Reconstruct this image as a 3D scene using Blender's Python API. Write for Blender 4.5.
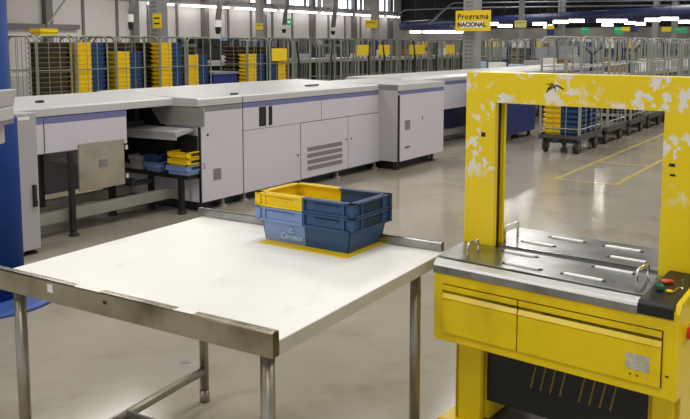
import bpy, bmesh, math, random
from mathutils import Vector, Matrix
random.seed(7)
for o in list(bpy.data.objects): bpy.data.objects.remove(o)
SC = bpy.context.scene
COL = SC.collection
R = math.radians
# ------------------------------------------------------------ camera
FPX, PPX, PPY, EYE = 791.0, 345.0, 129.0, 1.6
PITCH = math.atan2(85, FPX)
cd = bpy.data.cameras.new('camera'); cam = bpy.data.objects.new('camera', cd); COL.objects.link(cam)
cd.sensor_width = 36; cd.lens = 36*FPX/690; cd.shift_y = -(209.5-PPY)/690
cd.clip_end = 400; cd.clip_start = .05
cam.location = (0, 0, EYE); cam.rotation_euler = (math.pi/2-PITCH, 0, 0)
SC.camera = cam
# ------------------------------------------------------------ world, exposure
w = bpy.data.worlds.new('hall_world'); SC.world = w; w.use_nodes = True
w.node_tree.nodes['Background'].inputs[0].default_value = (.95, .97, 1, 1)
w.node_tree.nodes['Background'].inputs[1].default_value = .68
SC.view_settings.view_transform = 'Standard'; SC.view_settings.look = 'None'
SC.view_settings.gamma = 1; SC.view_settings.use_curve_mapping = False
SC.view_settings.exposure = 0.0
# ------------------------------------------------------------ frames
MA = R(33.9)                                   # direction of the sorting machine, clockwise from +Y
MO = Vector((-1.331, 7.448, 0))
def MW(u, v, z=0, A=MA, O=MO):
    return Vector((O.x+u*math.sin(A)+v*math.cos(A), O.y+u*math.cos(A)-v*math.sin(A), z))
def ray(x, y):
    a = (x-PPX)/FPX; b = -(y-PPY)/FPX
    return Vector((a, math.cos(PITCH)+b*math.sin(PITCH), -math.sin(PITCH)+b*math.cos(PITCH)))
def at(x, y, Z=0.0):
    d = ray(x, y); t = (Z-EYE)/d.z
    return d*t+Vector((0, 0, EYE))
def dist(x, y, Y):
    d = ray(x, y); return d*(Y/d.y)+Vector((0, 0, EYE))
# ------------------------------------------------------------ lights (ceiling luminaires of the hall)
def area(name, p, sx, sy, power, col=(1, .975, .93)):
    l = bpy.data.lights.new(name, 'AREA'); l.shape = 'RECTANGLE'; l.size = sx; l.size_y = sy; l.energy = power; l.color = col
    o = bpy.data.objects.new(name, l); COL.objects.link(o); o.location = p; o.rotation_euler = (0, 0, -MA); return o
for (u, v) in ((-7, 7), (-7, 1), (-1, 9), (-1, 3), (-1, -3), (5, 4), (5, -2), (3.5, -7), (11, 9), (11, 4), (10, -1.2), (12, -12)):
    area('ceiling_lamp', MW(u, v, 6.2), 1.2, 4.0, 165)
for (u, v) in ((20, 4), (20, -4), (22, -14), (30, 0), (32, -10), (32, -22), (42, 4), (44, -10), (45, -22), (22, -24)):
    area('ceiling_lamp', MW(u, v, 6.2), 1.0, 5, 400 if v < -12 else 300)
ORD = ['first', 'second', 'third', 'fourth', 'fifth', 'sixth', 'seventh', 'eighth', 'ninth', 'tenth', 'eleventh', 'twelfth', 'thirteenth', 'fourteenth', 'fifteenth', 'sixteenth', 'seventeenth', 'eighteenth', 'nineteenth', 'twentieth', 'twenty-first', 'twenty-second', 'twenty-third', 'twenty-fourth', 'twenty-fifth', 'twenty-sixth', 'twenty-seventh', 'twenty-eighth', 'twenty-ninth', 'thirtieth']+['far']*20
for (x, y) in ((9.4, 41), (13.0, 39.7), (15.5, 34)):
    area('ceiling_lamp', Vector((x, y, 6.2)), .45, .45, 110)
# ------------------------------------------------------------ materials
def lin(c):
    return tuple(((x/255)/12.92 if x/255 <= .04045 else ((x/255+.055)/1.055)**2.4) for x in c)
def mat(name, rgb, rough=.5, metal=0.0, var=.06, scale=6.0, bump=0.0, emit=0.0, spec=.5):
    m = bpy.data.materials.new(name); m.use_nodes = True; N = m.node_tree.nodes; L = m.node_tree.links
    b = N['Principled BSDF']; c = lin(rgb)
    tc = N.new('ShaderNodeTexCoord'); nz = N.new('ShaderNodeTexNoise'); nz.inputs['Scale'].default_value = scale; nz.inputs['Detail'].default_value = 5
    L.new(tc.outputs['Object'], nz.inputs['Vector'])
    rp = N.new('ShaderNodeValToRGB'); rp.color_ramp.elements[0].position = .3; rp.color_ramp.elements[1].position = .7
    rp.color_ramp.elements[0].color = (*[x*(1-var) for x in c], 1); rp.color_ramp.elements[1].color = (*[min(1, x*(1+var)) for x in c], 1)
    L.new(nz.outputs['Fac'], rp.inputs['Fac']); L.new(rp.outputs['Color'], b.inputs['Base Color'])
    b.inputs['Roughness'].default_value = rough; b.inputs['Metallic'].default_value = metal
    b.inputs['Specular IOR Level'].default_value = spec
    if bump:
        bp = N.new('ShaderNodeBump'); bp.inputs['Strength'].default_value = bump; bp.inputs['Distance'].default_value = .01
        L.new(nz.outputs['Fac'], bp.inputs['Height']); L.new(bp.outputs['Normal'], b.inputs['Normal'])
    if emit:
        b.inputs['Emission Color'].default_value = (*c, 1); b.inputs['Emission Strength'].default_value = emit
    return m
def mix_mask(m, rgb, scale, lo, hi, detail=4, stretch=(1, 1, 1), rough=None, scale2=None, lo2=.5, seed=0, zgate=None):
    """a second colour shown where noise passes a threshold (worn paint, stains)"""
    N = m.node_tree.nodes; L = m.node_tree.links; b = N['Principled BSDF']
    src = b.inputs['Base Color'].links[0].from_socket
    tc = N.new('ShaderNodeTexCoord'); mp = N.new('ShaderNodeMapping'); mp.inputs['Scale'].default_value = stretch; mp.inputs['Location'].default_value = (seed, seed*.7, seed*.3)
    L.new(tc.outputs['Object'], mp.inputs['Vector'])
    n = N.new('ShaderNodeTexNoise'); n.inputs['Scale'].default_value = scale; n.inputs['Detail'].default_value = detail; n.inputs['Roughness'].default_value = .6
    L.new(mp.outputs['Vector'], n.inputs['Vector'])
    r = N.new('ShaderNodeMapRange'); r.inputs['From Min'].default_value = lo; r.inputs['From Max'].default_value = hi
    L.new(n.outputs['Fac'], r.inputs['Value']); fac = r.outputs['Result']
    if scale2:
        n2 = N.new('ShaderNodeTexNoise'); n2.inputs['Scale'].default_value = scale2; n2.inputs['Detail'].default_value = 2
        L.new(mp.outputs['Vector'], n2.inputs['Vector'])
        r2 = N.new('ShaderNodeMapRange'); r2.inputs['From Min'].default_value = lo2; r2.inputs['From Max'].default_value = lo2+.06
        L.new(n2.outputs['Fac'], r2.inputs['Value'])
        mu = N.new('ShaderNodeMath'); mu.operation = 'MULTIPLY'; L.new(fac, mu.inputs[0]); L.new(r2.outputs['Result'], mu.inputs[1]); fac = mu.outputs[0]
    if zgate:
        sx = N.new('ShaderNodeSeparateXYZ'); L.new(tc.outputs['Object'], sx.inputs[0])
        rz = N.new('ShaderNodeMapRange'); rz.inputs['From Min'].default_value = zgate; rz.inputs['From Max'].default_value = zgate+.08
        L.new(sx.outputs['Z'], rz.inputs['Value']); mz = N.new('ShaderNodeMath'); mz.operation = 'MULTIPLY'
        L.new(fac, mz.inputs[0]); L.new(rz.outputs['Result'], mz.inputs[1]); fac = mz.outputs[0]
    mx = N.new('ShaderNodeMixRGB'); mx.inputs['Color2'].default_value = (*lin(rgb), 1)
    L.new(fac, mx.inputs['Fac']); L.new(src, mx.inputs['Color1']); L.new(mx.outputs['Color'], b.inputs['Base Color'])
    return m
M = {}
M['floor'] = mat('polished_concrete', (160, 152, 136), .13, var=.12, scale=1.1, bump=.012, spec=.4)
mix_mask(M['floor'], (130, 121, 103), 2.2, .5, .8)
mix_mask(M['floor'], (170, 163, 149), .7, .52, .85, seed=3)
M['tape'] = mat('yellow_floor_paint', (178, 162, 86), .35, var=.12, scale=9)
mix_mask(M['tape'], (160, 150, 120), 7, .55, .7)
M['wall'] = mat('wall_panel', (224, 219, 215), .7, var=.03, scale=.5)
M['rib'] = mat('wall_rib', (128, 122, 122), .6)
M['darkwall'] = mat('dark_upper_wall', (36, 36, 37), .8, var=.2, scale=.6)
M['ceiling'] = mat('ceiling_sheet', (70, 70, 72), .8)
M['white'] = mat('white_laminate', (238, 236, 230), .30, var=.02, scale=3)
mix_mask(M['white'], (220, 217, 206), 5, .62, .8)
M['edge'] = mat('laminate_edge', (196, 191, 176), .4)
M['steel'] = mat('brushed_steel', (178, 170, 152), .27, 1.0, var=.12, scale=5)
mix_mask(M['steel'], (96, 86, 66), 4, .5, .8, seed=5)
M['plate'] = mat('stainless_plate', (166, 166, 162), .3, 1.0, var=.10, scale=9)
mix_mask(M['plate'], (120, 118, 112), 7, .45, .75, seed=2)
M['chrome'] = mat('chrome', (225, 222, 215), .12, 1.0, var=.02)
M['galv'] = mat('galvanised_tube', (158, 154, 140), .38, .85, var=.1, scale=12)
M['strapyellow'] = mat('machine_yellow', (246, 213, 4), .34, var=.04, scale=5)
mix_mask(M['strapyellow'], (205, 170, 8), 3, .5, .8)
M['archyellow'] = mat('worn_machine_yellow', (247, 215, 4), .34, var=.04, scale=5)
M['black'] = mat('black_plastic', (24, 24, 25), .4)
M['blackmetal'] = mat('black_metal', (20, 20, 21), .5)
M['gap'] = mat('dark_seam', (46, 36, 10), .8)
M['mach'] = mat('machine_grey_paint', (206, 200, 207), .38, var=.02, scale=1.5)
M['machlid'] = mat('machine_lid', (192, 189, 188), .36, var=.02, scale=1.5)
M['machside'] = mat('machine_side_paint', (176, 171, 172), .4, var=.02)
M['stripe'] = mat('violet_blue_stripe', (112, 112, 158), .45, var=.05)
M['greystripe'] = mat('grey_stripe', (128, 126, 128), .45)
M['seam'] = mat('panel_seam', (82, 78, 80), .7)
M['vent'] = mat('vent_mesh', (128, 122, 126), .6, scale=60, var=.25)
M['beige'] = mat('beige_panel', (144, 141, 130), .4, var=.06)
M['blue'] = mat('royal_blue_paint', (24, 56, 120), .6, var=.05, spec=.15)
M['bluebase'] = mat('light_blue_base_paint', (62, 92, 158), .4, var=.05)
M['navy'] = mat('navy_paint', (30, 44, 112), .45, var=.08)
M['duct'] = mat('dark_navy_paint', (26, 36, 78), .45, var=.08)
M['cyan'] = mat('cyan_paint', (30, 150, 190), .4)
M['crY'] = mat('yellow_crate_plastic', (240, 204, 12), .42, var=.05, scale=10)
M['crB'] = mat('dark_blue_crate_plastic', (38, 72, 112), .42, var=.08, scale=10)
M['crL'] = mat('periwinkle_crate_plastic', (128, 152, 198), .42, var=.08, scale=10)
M['holeblue'] = mat('recess_shade_blue', (20, 38, 62), .6)
M['crK'] = mat('dark_brown_crate_plastic', (52, 46, 34), .5, var=.3, scale=5)
M['crO'] = mat('olive_crate_rim', (112, 98, 44), .5, var=.3, scale=5)
M['cage'] = mat('zinc_cage_wire', (160, 162, 152), .45, .4, var=.1)
M['cageleft'] = mat('dull_zinc_wire', (142, 143, 130), .5, .3, var=.15)
M['cagedark'] = mat('dark_frame', (44, 44, 44), .5)
M['base'] = mat('cart_base', (72, 70, 64), .55)
M['rubber'] = mat('rubber', (34, 32, 31), .6)
M['hub'] = mat('wheel_hub', (112, 96, 84), .5)
M['card'] = mat('yellow_card', (232, 196, 20), .6, var=.05)
M['ink'] = mat('black_ink', (22, 20, 14), .6)
M['paper'] = mat('white_paper', (236, 234, 226), .6, var=.02)
M['grey'] = mat('grey_panel', (118, 121, 130), .7)
M['cream'] = mat('cream_yellow_card', (236, 226, 140), .6)
M['backwall'] = mat('mottled_far_panel', (200, 196, 188), .8, var=.3, scale=.5)  # pale far panels with strong random tone variation
M['post'] = mat('grey_column_paint', (142, 142, 138), .5, var=.05)
M['red'] = mat('red_plastic', (214, 52, 34), .4)
M['orange'] = mat('orange_red_button', (226, 92, 60), .4)
M['green'] = mat('green_button', (10, 92, 66), .35)
M['exit'] = mat('green_exit_sign', (20, 150, 90), .4, emit=.35)
M['tube'] = mat('lit_fluorescent_tube', (250, 248, 250), .4, emit=7.0)
M['sky'] = mat('daylit_glass', (225, 236, 250), .2, emit=2.4)
M['label'] = mat('worn_label', (196, 192, 168), .6, var=.2, scale=60)
M['rollerw'] = mat('white_roller', (250, 250, 246), .5)
M['lip'] = mat('satin_lip_painted_sheen', (200, 200, 196), .42, .55, var=.04)  # lighter than the plate: reflected lamp light put into the lip colour
M['slotgold'] = mat('dull_brass', (128, 106, 44), .5)
M['cardboard'] = mat('brown_cardboard', (138, 108, 58), .7)
M['print'] = mat('pale_print', (168, 190, 214), .5, var=.15, scale=80)
# worn primer patches on the arch: ring-fenced shapes of chipped paint
mix_mask(M['archyellow'], (240, 236, 224), 34, .50, .512, detail=3, stretch=(1, 1, .8), scale2=10, lo2=.47, seed=11, zgate=1.08)
# smudged, scratched surface of the tabletop
# ------------------------------------------------------------ mesh helpers
def bm_new(): return bmesh.new()
def box(bm, x0, x1, y0, y1, z0, z1):
    vs = [bm.verts.new(p) for p in ((x0,y0,z0),(x1,y0,z0),(x1,y1,z0),(x0,y1,z0),(x0,y0,z1),(x1,y0,z1),(x1,y1,z1),(x0,y1,z1))]
    for f in ((0,3,2,1),(4,5,6,7),(0,1,5,4),(1,2,6,5),(2,3,7,6),(3,0,4,7)): bm.faces.new([vs[i] for i in f])
    return vs
def hexa(bm, lo, hi):
    """lo, hi: four corners each (counter-clockwise seen from above)"""
    vs = [bm.verts.new(p) for p in list(lo)+list(hi)]
    for f in ((0,3,2,1),(4,5,6,7),(0,1,5,4),(1,2,6,5),(2,3,7,6),(3,0,4,7)): bm.faces.new([vs[i] for i in f])
def prism(bm, prof, axis, a, b):
    """extrude a 2-D profile along axis ('x': prof=(y,z); 'y': prof=(x,z); 'z': prof=(x,y))"""
    def P(p, t): return (t, p[0], p[1]) if axis == 'x' else ((p[0], t, p[1]) if axis == 'y' else (p[0], p[1], t))
    A = [bm.verts.new(P(p, a)) for p in prof]; B = [bm.verts.new(P(p, b)) for p in prof]; n = len(prof)
    bm.faces.new(A); bm.faces.new(B[::-1])
    for i in range(n): bm.faces.new((A[i], B[i], B[(i+1) % n], A[(i+1) % n]))
def tube(bm, pts, r, seg=8, closed=False):
    pts = [Vector(p) for p in pts]; rings = []; n = len(pts); prev = None
    for i, p in enumerate(pts):
        if closed: d = (pts[(i+1) % n]-pts[i-1])
        else: d = (pts[min(i+1, n-1)]-pts[max(i-1, 0)])
        d.normalize()
        up = prev if prev is not None else (Vector((0, 0, 1)) if abs(d.z) < .9 else Vector((1, 0, 0)))
        a = d.cross(up)
        if a.length < 1e-4: a = d.cross(Vector((0, 1, 0)))
        a.normalize(); b = a.cross(d).normalized(); prev = b
        rings.append([bm.verts.new(p+a*r*math.cos(2*math.pi*k/seg)+b*r*math.sin(2*math.pi*k/seg)) for k in range(seg)])
    m = n if closed else n-1
    for i in range(m):
        A, B = rings[i], rings[(i+1) % n]
        for k in range(seg): bm.faces.new((A[k], A[(k+1) % seg], B[(k+1) % seg], B[k]))
    if not closed:
        bm.faces.new(rings[0][::-1]); bm.faces.new(rings[-1])
def lathe(bm, prof, c=(0, 0, 0), seg=24):
    rings = []
    for (r, z) in prof:
        rings.append([bm.verts.new((c[0]+r*math.cos(2*math.pi*k/seg), c[1]+r*math.sin(2*math.pi*k/seg), c[2]+z)) for k in range(seg)])
    for i in range(len(rings)-1):
        for k in range(seg): bm.faces.new((rings[i][k], rings[i][(k+1) % seg], rings[i+1][(k+1) % seg], rings[i+1][k]))
    bm.faces.new(rings[0][::-1]); bm.faces.new(rings[-1])
def round_path(pts, r, n=4):
    """polyline with rounded inner corners"""
    out = [Vector(pts[0])]
    for i in range(1, len(pts)-1):
        a, p, b = Vector(pts[i-1]), Vector(pts[i]), Vector(pts[i+1])
        da = (a-p).normalized(); db = (b-p).normalized()
        for k in range(n+1):
            t = k/n; q0 = p+da*r; q1 = p+db*r
            out.append(q0*(1-t)**2+p*2*t*(1-t)+q1*t*t)
    out.append(Vector(pts[-1])); return out
def obj(name, bm, m, parent=None, bevel=0.0, smooth=False, label=None):
    bmesh.ops.recalc_face_normals(bm, faces=bm.faces[:])
    me = bpy.data.meshes.new(name); bm.to_mesh(me); bm.free()
    me.materials.append(M[m] if isinstance(m, str) else m)
    o = bpy.data.objects.new(name, me); COL.objects.link(o)
    if parent: o.parent = parent
    if bevel:
        b = o.modifiers.new('bevel', 'BEVEL'); b.width = bevel; b.segments = 2; b.limit_method = 'ANGLE'; b.angle_limit = R(40)
    if smooth:
        for p in me.polygons: p.use_smooth = True
    if label: o['label'] = label
    return o
def part(name, m, parent, *boxes, bevel=0.0, label=None):
    bm = bm_new()
    for b in boxes: box(bm, *b)
    return obj(name, bm, m, parent, bevel, label=label)
def tag(o, label, cat, group=None, kind=None):
    o['label'] = label; o['category'] = cat
    if group: o['group'] = group
    if kind: o['kind'] = kind
    return o
def thing(name, label, cat, loc, rot=0.0, group=None):
    o = bpy.data.objects.new(name, None); COL.objects.link(o); o.location = loc; o.rotation_euler = (0, 0, rot)
    o.empty_display_size = .1
    return tag(o, label, cat, group)
def struct(name, bm, m, parent=None):
    o = obj(name, bm, m, parent)
    if not parent: o['kind'] = 'structure'
    return o
def place(o, loc, rot=None):
    o.location = loc
    if rot is not None: o.rotation_euler = (0, 0, rot)
    return o
def copy_tree(o, parent=None):
    c = o.copy(); COL.objects.link(c); c.parent = parent
    for ch in [k for k in bpy.data.objects if k.parent == o]: copy_tree(ch, c)
    return c
def text_mesh(name, s, size, m, parent, loc, rot, ext=.001, bold=0.0, spacing=1.0):
    cu = bpy.data.curves.new(name, 'FONT'); cu.body = s; cu.size = size; cu.align_x = 'CENTER'; cu.align_y = 'CENTER'
    cu.extrude = ext; cu.offset = bold; cu.space_character = spacing
    t = bpy.data.objects.new(name, cu); COL.objects.link(t)
    bpy.context.view_layer.update()
    me = bpy.data.meshes.new_from_object(t.evaluated_get(bpy.context.evaluated_depsgraph_get()))
    bpy.data.objects.remove(t)
    me.materials.clear(); me.materials.append(M[m])
    o = bpy.data.objects.new(name, me); COL.objects.link(o); o.parent = parent; o.location = loc; o.rotation_euler = rot
    return o
# ============================================================ SETTING
bm = bm_new()
c4 = [MW(u, v) for u, v in ((-14, -31), (-14, 24), (57, 24), (57, -31))]
hexa(bm, [(p.x, p.y, -.1) for p in c4], [(p.x, p.y, 0) for p in c4]); struct('floor', bm, 'floor')
bm = bm_new()
hexa(bm, [(p.x, p.y, 6.8) for p in c4], [(p.x, p.y, 6.95) for p in c4]); struct('ceiling', bm, 'ceiling')
def setting(name, m, *boxes):
    bm = bm_new()
    for b in boxes: box(bm, *b)
    o = struct(name, bm, m); o.location = MO; o.rotation_euler = (0, 0, -MA); return o
WV = -30.5
# wall_left: lower part, header between windows, upper band (window bays left open)
def u_at(px, v):
    t = (px-PPX)/795.5; k1 = MO.x+v*math.cos(MA); k2 = MO.y-v*math.sin(MA)
    return (k1-t*k2)/(t*math.cos(MA)-math.sin(MA))
wins = [(u_at(a, WV), u_at(b, WV)) for a, b in ((250, 257.6), (262, 272), (289, 304.5), (306, 318), (321, 323.2), (337.5, 347), (348, 360), (361.5, 364), (376, 384), (385, 394))]
WB, WT = 4.38, 6.3
boxes = [(WV-.25, WV, -14, 57, 0, WB), (WV-.25, WV, -14, 57, WT, 6.8)]
u0 = -14
for a, b in wins: boxes.append((WV-.25, WV, u0, a, WB, WT)); u0 = b
boxes.append((WV-.25, WV, u0, 57, WB, WT))
setting('wall_left', 'wall', *boxes)
for i, (a, b) in enumerate(wins):
    wn = setting('window_%d' % (i+1), 'sky', (WV-.05, WV-.02, a, b, WB, WT))
    fr = part('window_frame', 'rib', wn, (WV-.02, WV+.02, a, a+.06, WB, WT), (WV-.02, WV+.02, b-.06, b, WB, WT), (WV-.02, WV+.02, a, b, WB-.02, WB+.04), (WV-.02, WV+.02, a, b, WB+.7, WB+.74))
bx = []
for i in range(46): bx.append((WV, WV+.10, 4+i*1.15*1.0-.07, 4+i*1.15+.07, 0, WB))
t = setting('trim_1', 'rib', *[b for k, b in enumerate(bx) if k % 2 == 0])
t = setting('trim_2', 'rib', *[(WV, WV+.35, 8.6+i*5.75-.2, 8.6+i*5.75+.2, 0, 6.8) for i in range(9)])
setting('trim_3', 'rib', (WV, WV+.2, -14, 57, WB-.3, WB-.1))
# low dark rail on the left part of the wall
setting('trim_4', 'rib', (WV, WV+.3, 6, 22, 2.38, 2.62))
setting('wall_back', 'backwall', (-31, 24, 57, 57.3, 0, 2.9))
setting('wall_back_upper', 'darkwall', (-31, 24, 56.8, 57.3, 2.9, 6.8)).name = 'trim_5'
# ============================================================ HALL SERVICES
# wall tube lights: a row of lit tubes along the left wall
tl = thing('tube_light', '', 'light', (0, 0, 0))
part('housing', 'paper', tl, (-.08, .08, -.02, 2.3, .06, .12)); part('tube', 'tube', tl, (-.06, .06, 0, 2.0, -.05, .06))
n = 0
for k in range(12):
    o = tl if n == 0 else copy_tree(tl)
    u = 27.6+k*2.42+(.25 if k % 2 else 0); vv = WV+.6
    place(o, MW(u-1.1, vv, 3.93), -MA)
    tag(o, 'lit white tube light in the row along the pale left wall', 'light', 'tube lights along the left wall'); o['label'] = 'lit tube light on the pale left wall, number %s from the left' % ORD[n]; n += 1
# hall tube lights above the distant sorting stations
for i, (x0, x1, y, Y) in enumerate(((410, 421, 32, 46), (423, 446, 32, 46), (447, 468, 32, 46), (483, 498, 24, 36), (498, 512, 26, 40), (533, 546, 24, 36), (544, 549, 27, 46), (553, 568, 22, 34), (569, 584, 21, 34), (597, 612, 21, 34), (612, 627, 21, 34), (625, 635, 23, 38), (636, 645, 24, 38), (645, 660, 20, 32), (661, 678, 19, 32), (679, 690, 22, 36), (602, 608, 25, 46), (609, 613, 25, 46), (548, 552, 25, 46))):
    a = dist(x0, y, Y); b = dist(x1, y, Y); L_ = (b-a).length
    o = thing('tube_light', 'lit white tube light hanging over the distant sorting stations', 'light', a, 0, 'tube lights over the distant stations'); o['label'] = 'lit tube light over the far stations, %s' % ('left of the large yellow sign, %s of three' % ORD[i] if i < 3 else '%s between that sign and the right edge' % ORD[i-3])
    part('housing', 'paper', o, (0, L_, -.05, .05, .06, .1)); part('tube', 'tube', o, (0, L_, -.06, .06, -.06, .06))
    bm = bm_new(); tube(bm, [(L_*.5, 0, .1), (L_*.5, 0, 6.8-a.z)], .012, 5); obj('hanger', bm, 'cagedark', o)
# big navy duct across the far hall
bm = bm_new()
p1, p2 = dist(403, 26, 50), dist(760, 8.5, 31)
tube(bm, [p1, p1*.97+p2*.03, p2], .29, 16)
o = obj('air_duct', bm, 'duct', None, smooth=True); tag(o, 'long navy blue duct crossing the far end of the hall', 'duct')
for i, (xa, ya, xb, yb, Ya, Yb) in enumerate(((452, 3, 700, 0, 45, 34), (446, 8, 700, 5, 45, 34), (404, 10, 470, 8, 50, 44))):
    bm = bm_new(); a = dist(xa, ya, Ya); b = dist(xb, yb, Yb); q = a+Vector((-.9, .6, -.9))
    tube(bm, round_path([q, a, b], .3), .04, 6)
    o = obj('conduit_pipe', bm, 'grey', None, smooth=True)
    tag(o, ('topmost thin grey conduit in the dark right part of the ceiling', 'thin grey conduit just below the topmost one, right side', 'thin conduit above the rounded left end of the blue duct')[i], 'pipe')
# dark roof trusses on the right
for i, Y in enumerate((38, 46, 52)):
    a = dist(408, 6, Y); b = dist(730, 6, Y*.78); bm = bm_new()
    a.z = b.z = 4.35+.25*i
    tube(bm, [a, b], .09, 6); tube(bm, [a+Vector((0, 0, .9)), b+Vector((0, 0, .9))], .09, 6)
    for k in range(12):
        p = a.lerp(b, k/12); q = a.lerp(b, (k+.5)/12)+Vector((0, 0, .9)); s = a.lerp(b, (k+1)/12)
        tube(bm, [p, q], .05, 5); tube(bm, [q, s], .05, 5)
    o = obj('roof_truss', bm, 'cagedark'); tag(o, ('nearest dark steel truss under the ceiling, right side', 'middle dark steel truss under the ceiling, right side', 'farthest dark steel truss under the ceiling, right side')[i], 'truss')
def column(name, label, x, Y, wid, slats, rot=-MA):
    p = dist(x, 44, Y)
    c = thing(name, label, 'column', (p.x, p.y, 0), rot)
    h = wid/2
    if slats:
        part('channel', 'post', c, (-h, -h+.06, -h, h, 0, 6.8)); part('channel', 'post', c, (h-.06, h, -h, h, 0, 6.8))
        bm = bm_new()
        for k in range(80): box(bm, -h+.06, h-.06, -h+.01, -h+.03, .05+k*.084, .05+k*.084+.05)
        box(bm, -h+.05, h-.05, -h+.03, -h+.05, 0, 6.8)
        obj('batten', bm, 'post', c); c.children
    else: part('shaft', 'post', c, (-h, h, -h, h, 0, 6.8), bevel=.02)
    return c
column('steel_column', 'grey battened steel column behind the dark crate cages, left', 159, 17, .27, True)
column('steel_column', 'grey battened steel column carrying the large yellow sign', 472, 17, .29, True)
column('steel_column', 'plain grey column with small yellow sign behind the empty cages', 375, 44, .36, False)
column('steel_column', 'plain grey column with tiny yellow sign, against the left wall lights', 260, 40, .32, False)
column('steel_column', 'slim grey column right of the large yellow sign', 521, 34, .2, False)
column('steel_column', 'white column between the far tube lights, right', 655, 42, .32, False)
column('steel_column', 'white column at the far right behind the green sign', 674, 42, .3, False)
column('steel_column', 'short pale column left of the far yellow placard', 561, 40, .3, False)
# hanging cable drops
for i, (xt, xb, yb, Y, r, lb) in enumerate(((134, 130.5, 22, 13.5, .045, 'thick grey cable drop hanging left of the battened column'), (221, 218, 27, 15, .055, 'thick pale cable drop hanging right of the battened column'), (288, 284, 29, 26, .07, 'grey cable drop hanging beside the round green sign'), (337, 333, 31, 28, .08, 'grey cable drop hanging above the empty cages'))):
    p = dist(xb, yb, Y); q = dist(xt, -6, Y); q2 = Vector((q.x+(q.x-p.x)*2, q.y, 6.8))
    o = thing('cable_drop', lb, 'cable', p)
    bm = bm_new(); tube(bm, [Vector((0, 0, .1)), q-p, q2-p], r, 8); obj('hose', bm, 'post', o, smooth=True)
    bm = bm_new(); lathe(bm, [(r*1.2, 0), (r*1.2, .13)], seg=10); obj('socket', bm, 'paper', o)
    bm = bm_new(); lathe(bm, [(r*.7, -.13), (r, -.05), (r, 0)], seg=10); obj('plug', bm, 'black', o)
bm = bm_new(); tube(bm, [dist(68, -4, 40), dist(47, 25, 38)], .05, 6); o = obj('brace_pipe', bm, 'post'); tag(o, 'slanting pale pipe in front of the wall, upper left', 'pipe')
# signs
def sign(name, label, x0, x1, y0, y1, Y, m='card', rot=-MA, lines=0, group=None, cat='sign', hang=True):
    p = dist((x0+x1)/2, (y0+y1)/2, Y); wd = (x1-x0)/795.5*Y*1.02; ht = (y1-y0)/795.5*Y
    o = thing(name, label, cat, (p.x, p.y, p.z-ht/2), rot, group)
    part('board', m, o, (-wd/2, wd/2, -.012, .012, 0, ht))
    for k in range(lines):
        z = ht*(.68-.36*k)
        part('faded_lettering', 'ink' if m != 'exit' else 'paper', o, *[(-wd*.36+j*wd*.105, -wd*.36+j*wd*.105+wd*.07, -.018, -.012, z-ht*.05, z+ht*.05) for j in range(7)])
    if hang:
        bm = bm_new(); tube(bm, [(-wd*.3, 0, ht), (-wd*.3, 0, 6.8-p.z+ht/2)], .006, 4); tube(bm, [(wd*.3, 0, ht), (wd*.3, 0, 6.8-p.z+ht/2)], .006, 4); obj('hanging_wire', bm, 'cagedark', o)
    return o, wd, ht
s, wd, ht = sign('hanging_sign', 'large yellow sign reading Programa NACIONAL on the battened column', 454.5, 491.5, 10.5, 31, 16.6, hang=False)
text_mesh('lettering', 'Programa', ht*.36, 'ink', s, (0, -.016, ht*.70), (math.pi/2, 0, 0), bold=.003, spacing=1.18)
part('label_plate', 'paper', s, (-wd*.36, wd*.30, -.016, -.012, ht*.16, ht*.46))
text_mesh('lettering', 'NACIONAL', ht*.29, 'ink', s, (-wd*.03, -.018, ht*.31), (math.pi/2, 0, 0), bold=.005)
sign('hanging_sign', 'yellow square sign hung on the left battened column', 151.5, 163, 13.5, 28, 16.6, lines=2, hang=False)
sign('hanging_sign', 'small yellow sign on the plain column above the empty cages', 364, 378.5, 20, 28, 43.5, lines=1, hang=False)
sign('hanging_sign', 'tiny yellow sign on the thin column left of the green sign', 255, 263.5, 23.5, 29.5, 39.5, lines=1, hang=False)
sign('hanging_sign', 'cream yellow sign on the slim column right of the large sign', 514.5, 526.5, 20.5, 27.5, 33.87, m='cream', lines=1, hang=False)
sign('hanging_sign', 'yellow placard above the far right stations, left of the white column', 622, 630, 27, 31, 30)
sign('hanging_sign', 'blue placard above the far right stations', 630, 638, 26, 32, 30, m='navy')
sign('hanging_sign', 'yellow placard between the two white columns, far right', 662, 671, 27, 31.5, 30)
sign('hanging_sign', 'yellow placard over a dark blue one, right of the slim column', 546, 554, 25, 29, 30)
sign('hanging_sign', 'white and dark blue placard right of the slim column', 547, 554, 29.5, 35, 30, m='navy')
sign('hanging_sign', 'pale blue sign among the cages left of the yellow and blue crates', 219, 228, 35.5, 40.5, 17, m='print')
sign('exit_sign', 'green exit sign, left one of the three on the right', 581.5, 588.5, 27.5, 33.5, 34, m='exit', lines=1)
sign('exit_sign', 'green exit sign, middle one of the three on the right', 614.5, 622, 27, 34, 34, m='exit', lines=1)
sign('exit_sign', 'green exit sign nearest the right edge', 675, 687, 27.5, 33, 34, m='exit', lines=1)
p = dist(289, 22, 38); o = thing('exit_sign', 'round green exit sign in front of the pale left wall', 'sign', p, 0)
bm = bm_new(); lathe(bm, [(.16, -.02), (.16, .02)], seg=20); d = obj('disc', bm, 'exit', o); d.rotation_euler = (math.pi/2, 0, 0)
part('pictogram', 'paper', o, (-.07, .07, -.03, -.02, -.05, .06)); bm = bm_new(); tube(bm, [(0, 0, .16), (0, 0, 6.8-p.z)], .01, 4); obj('hanging_wire', bm, 'cagedark', o)
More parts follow.
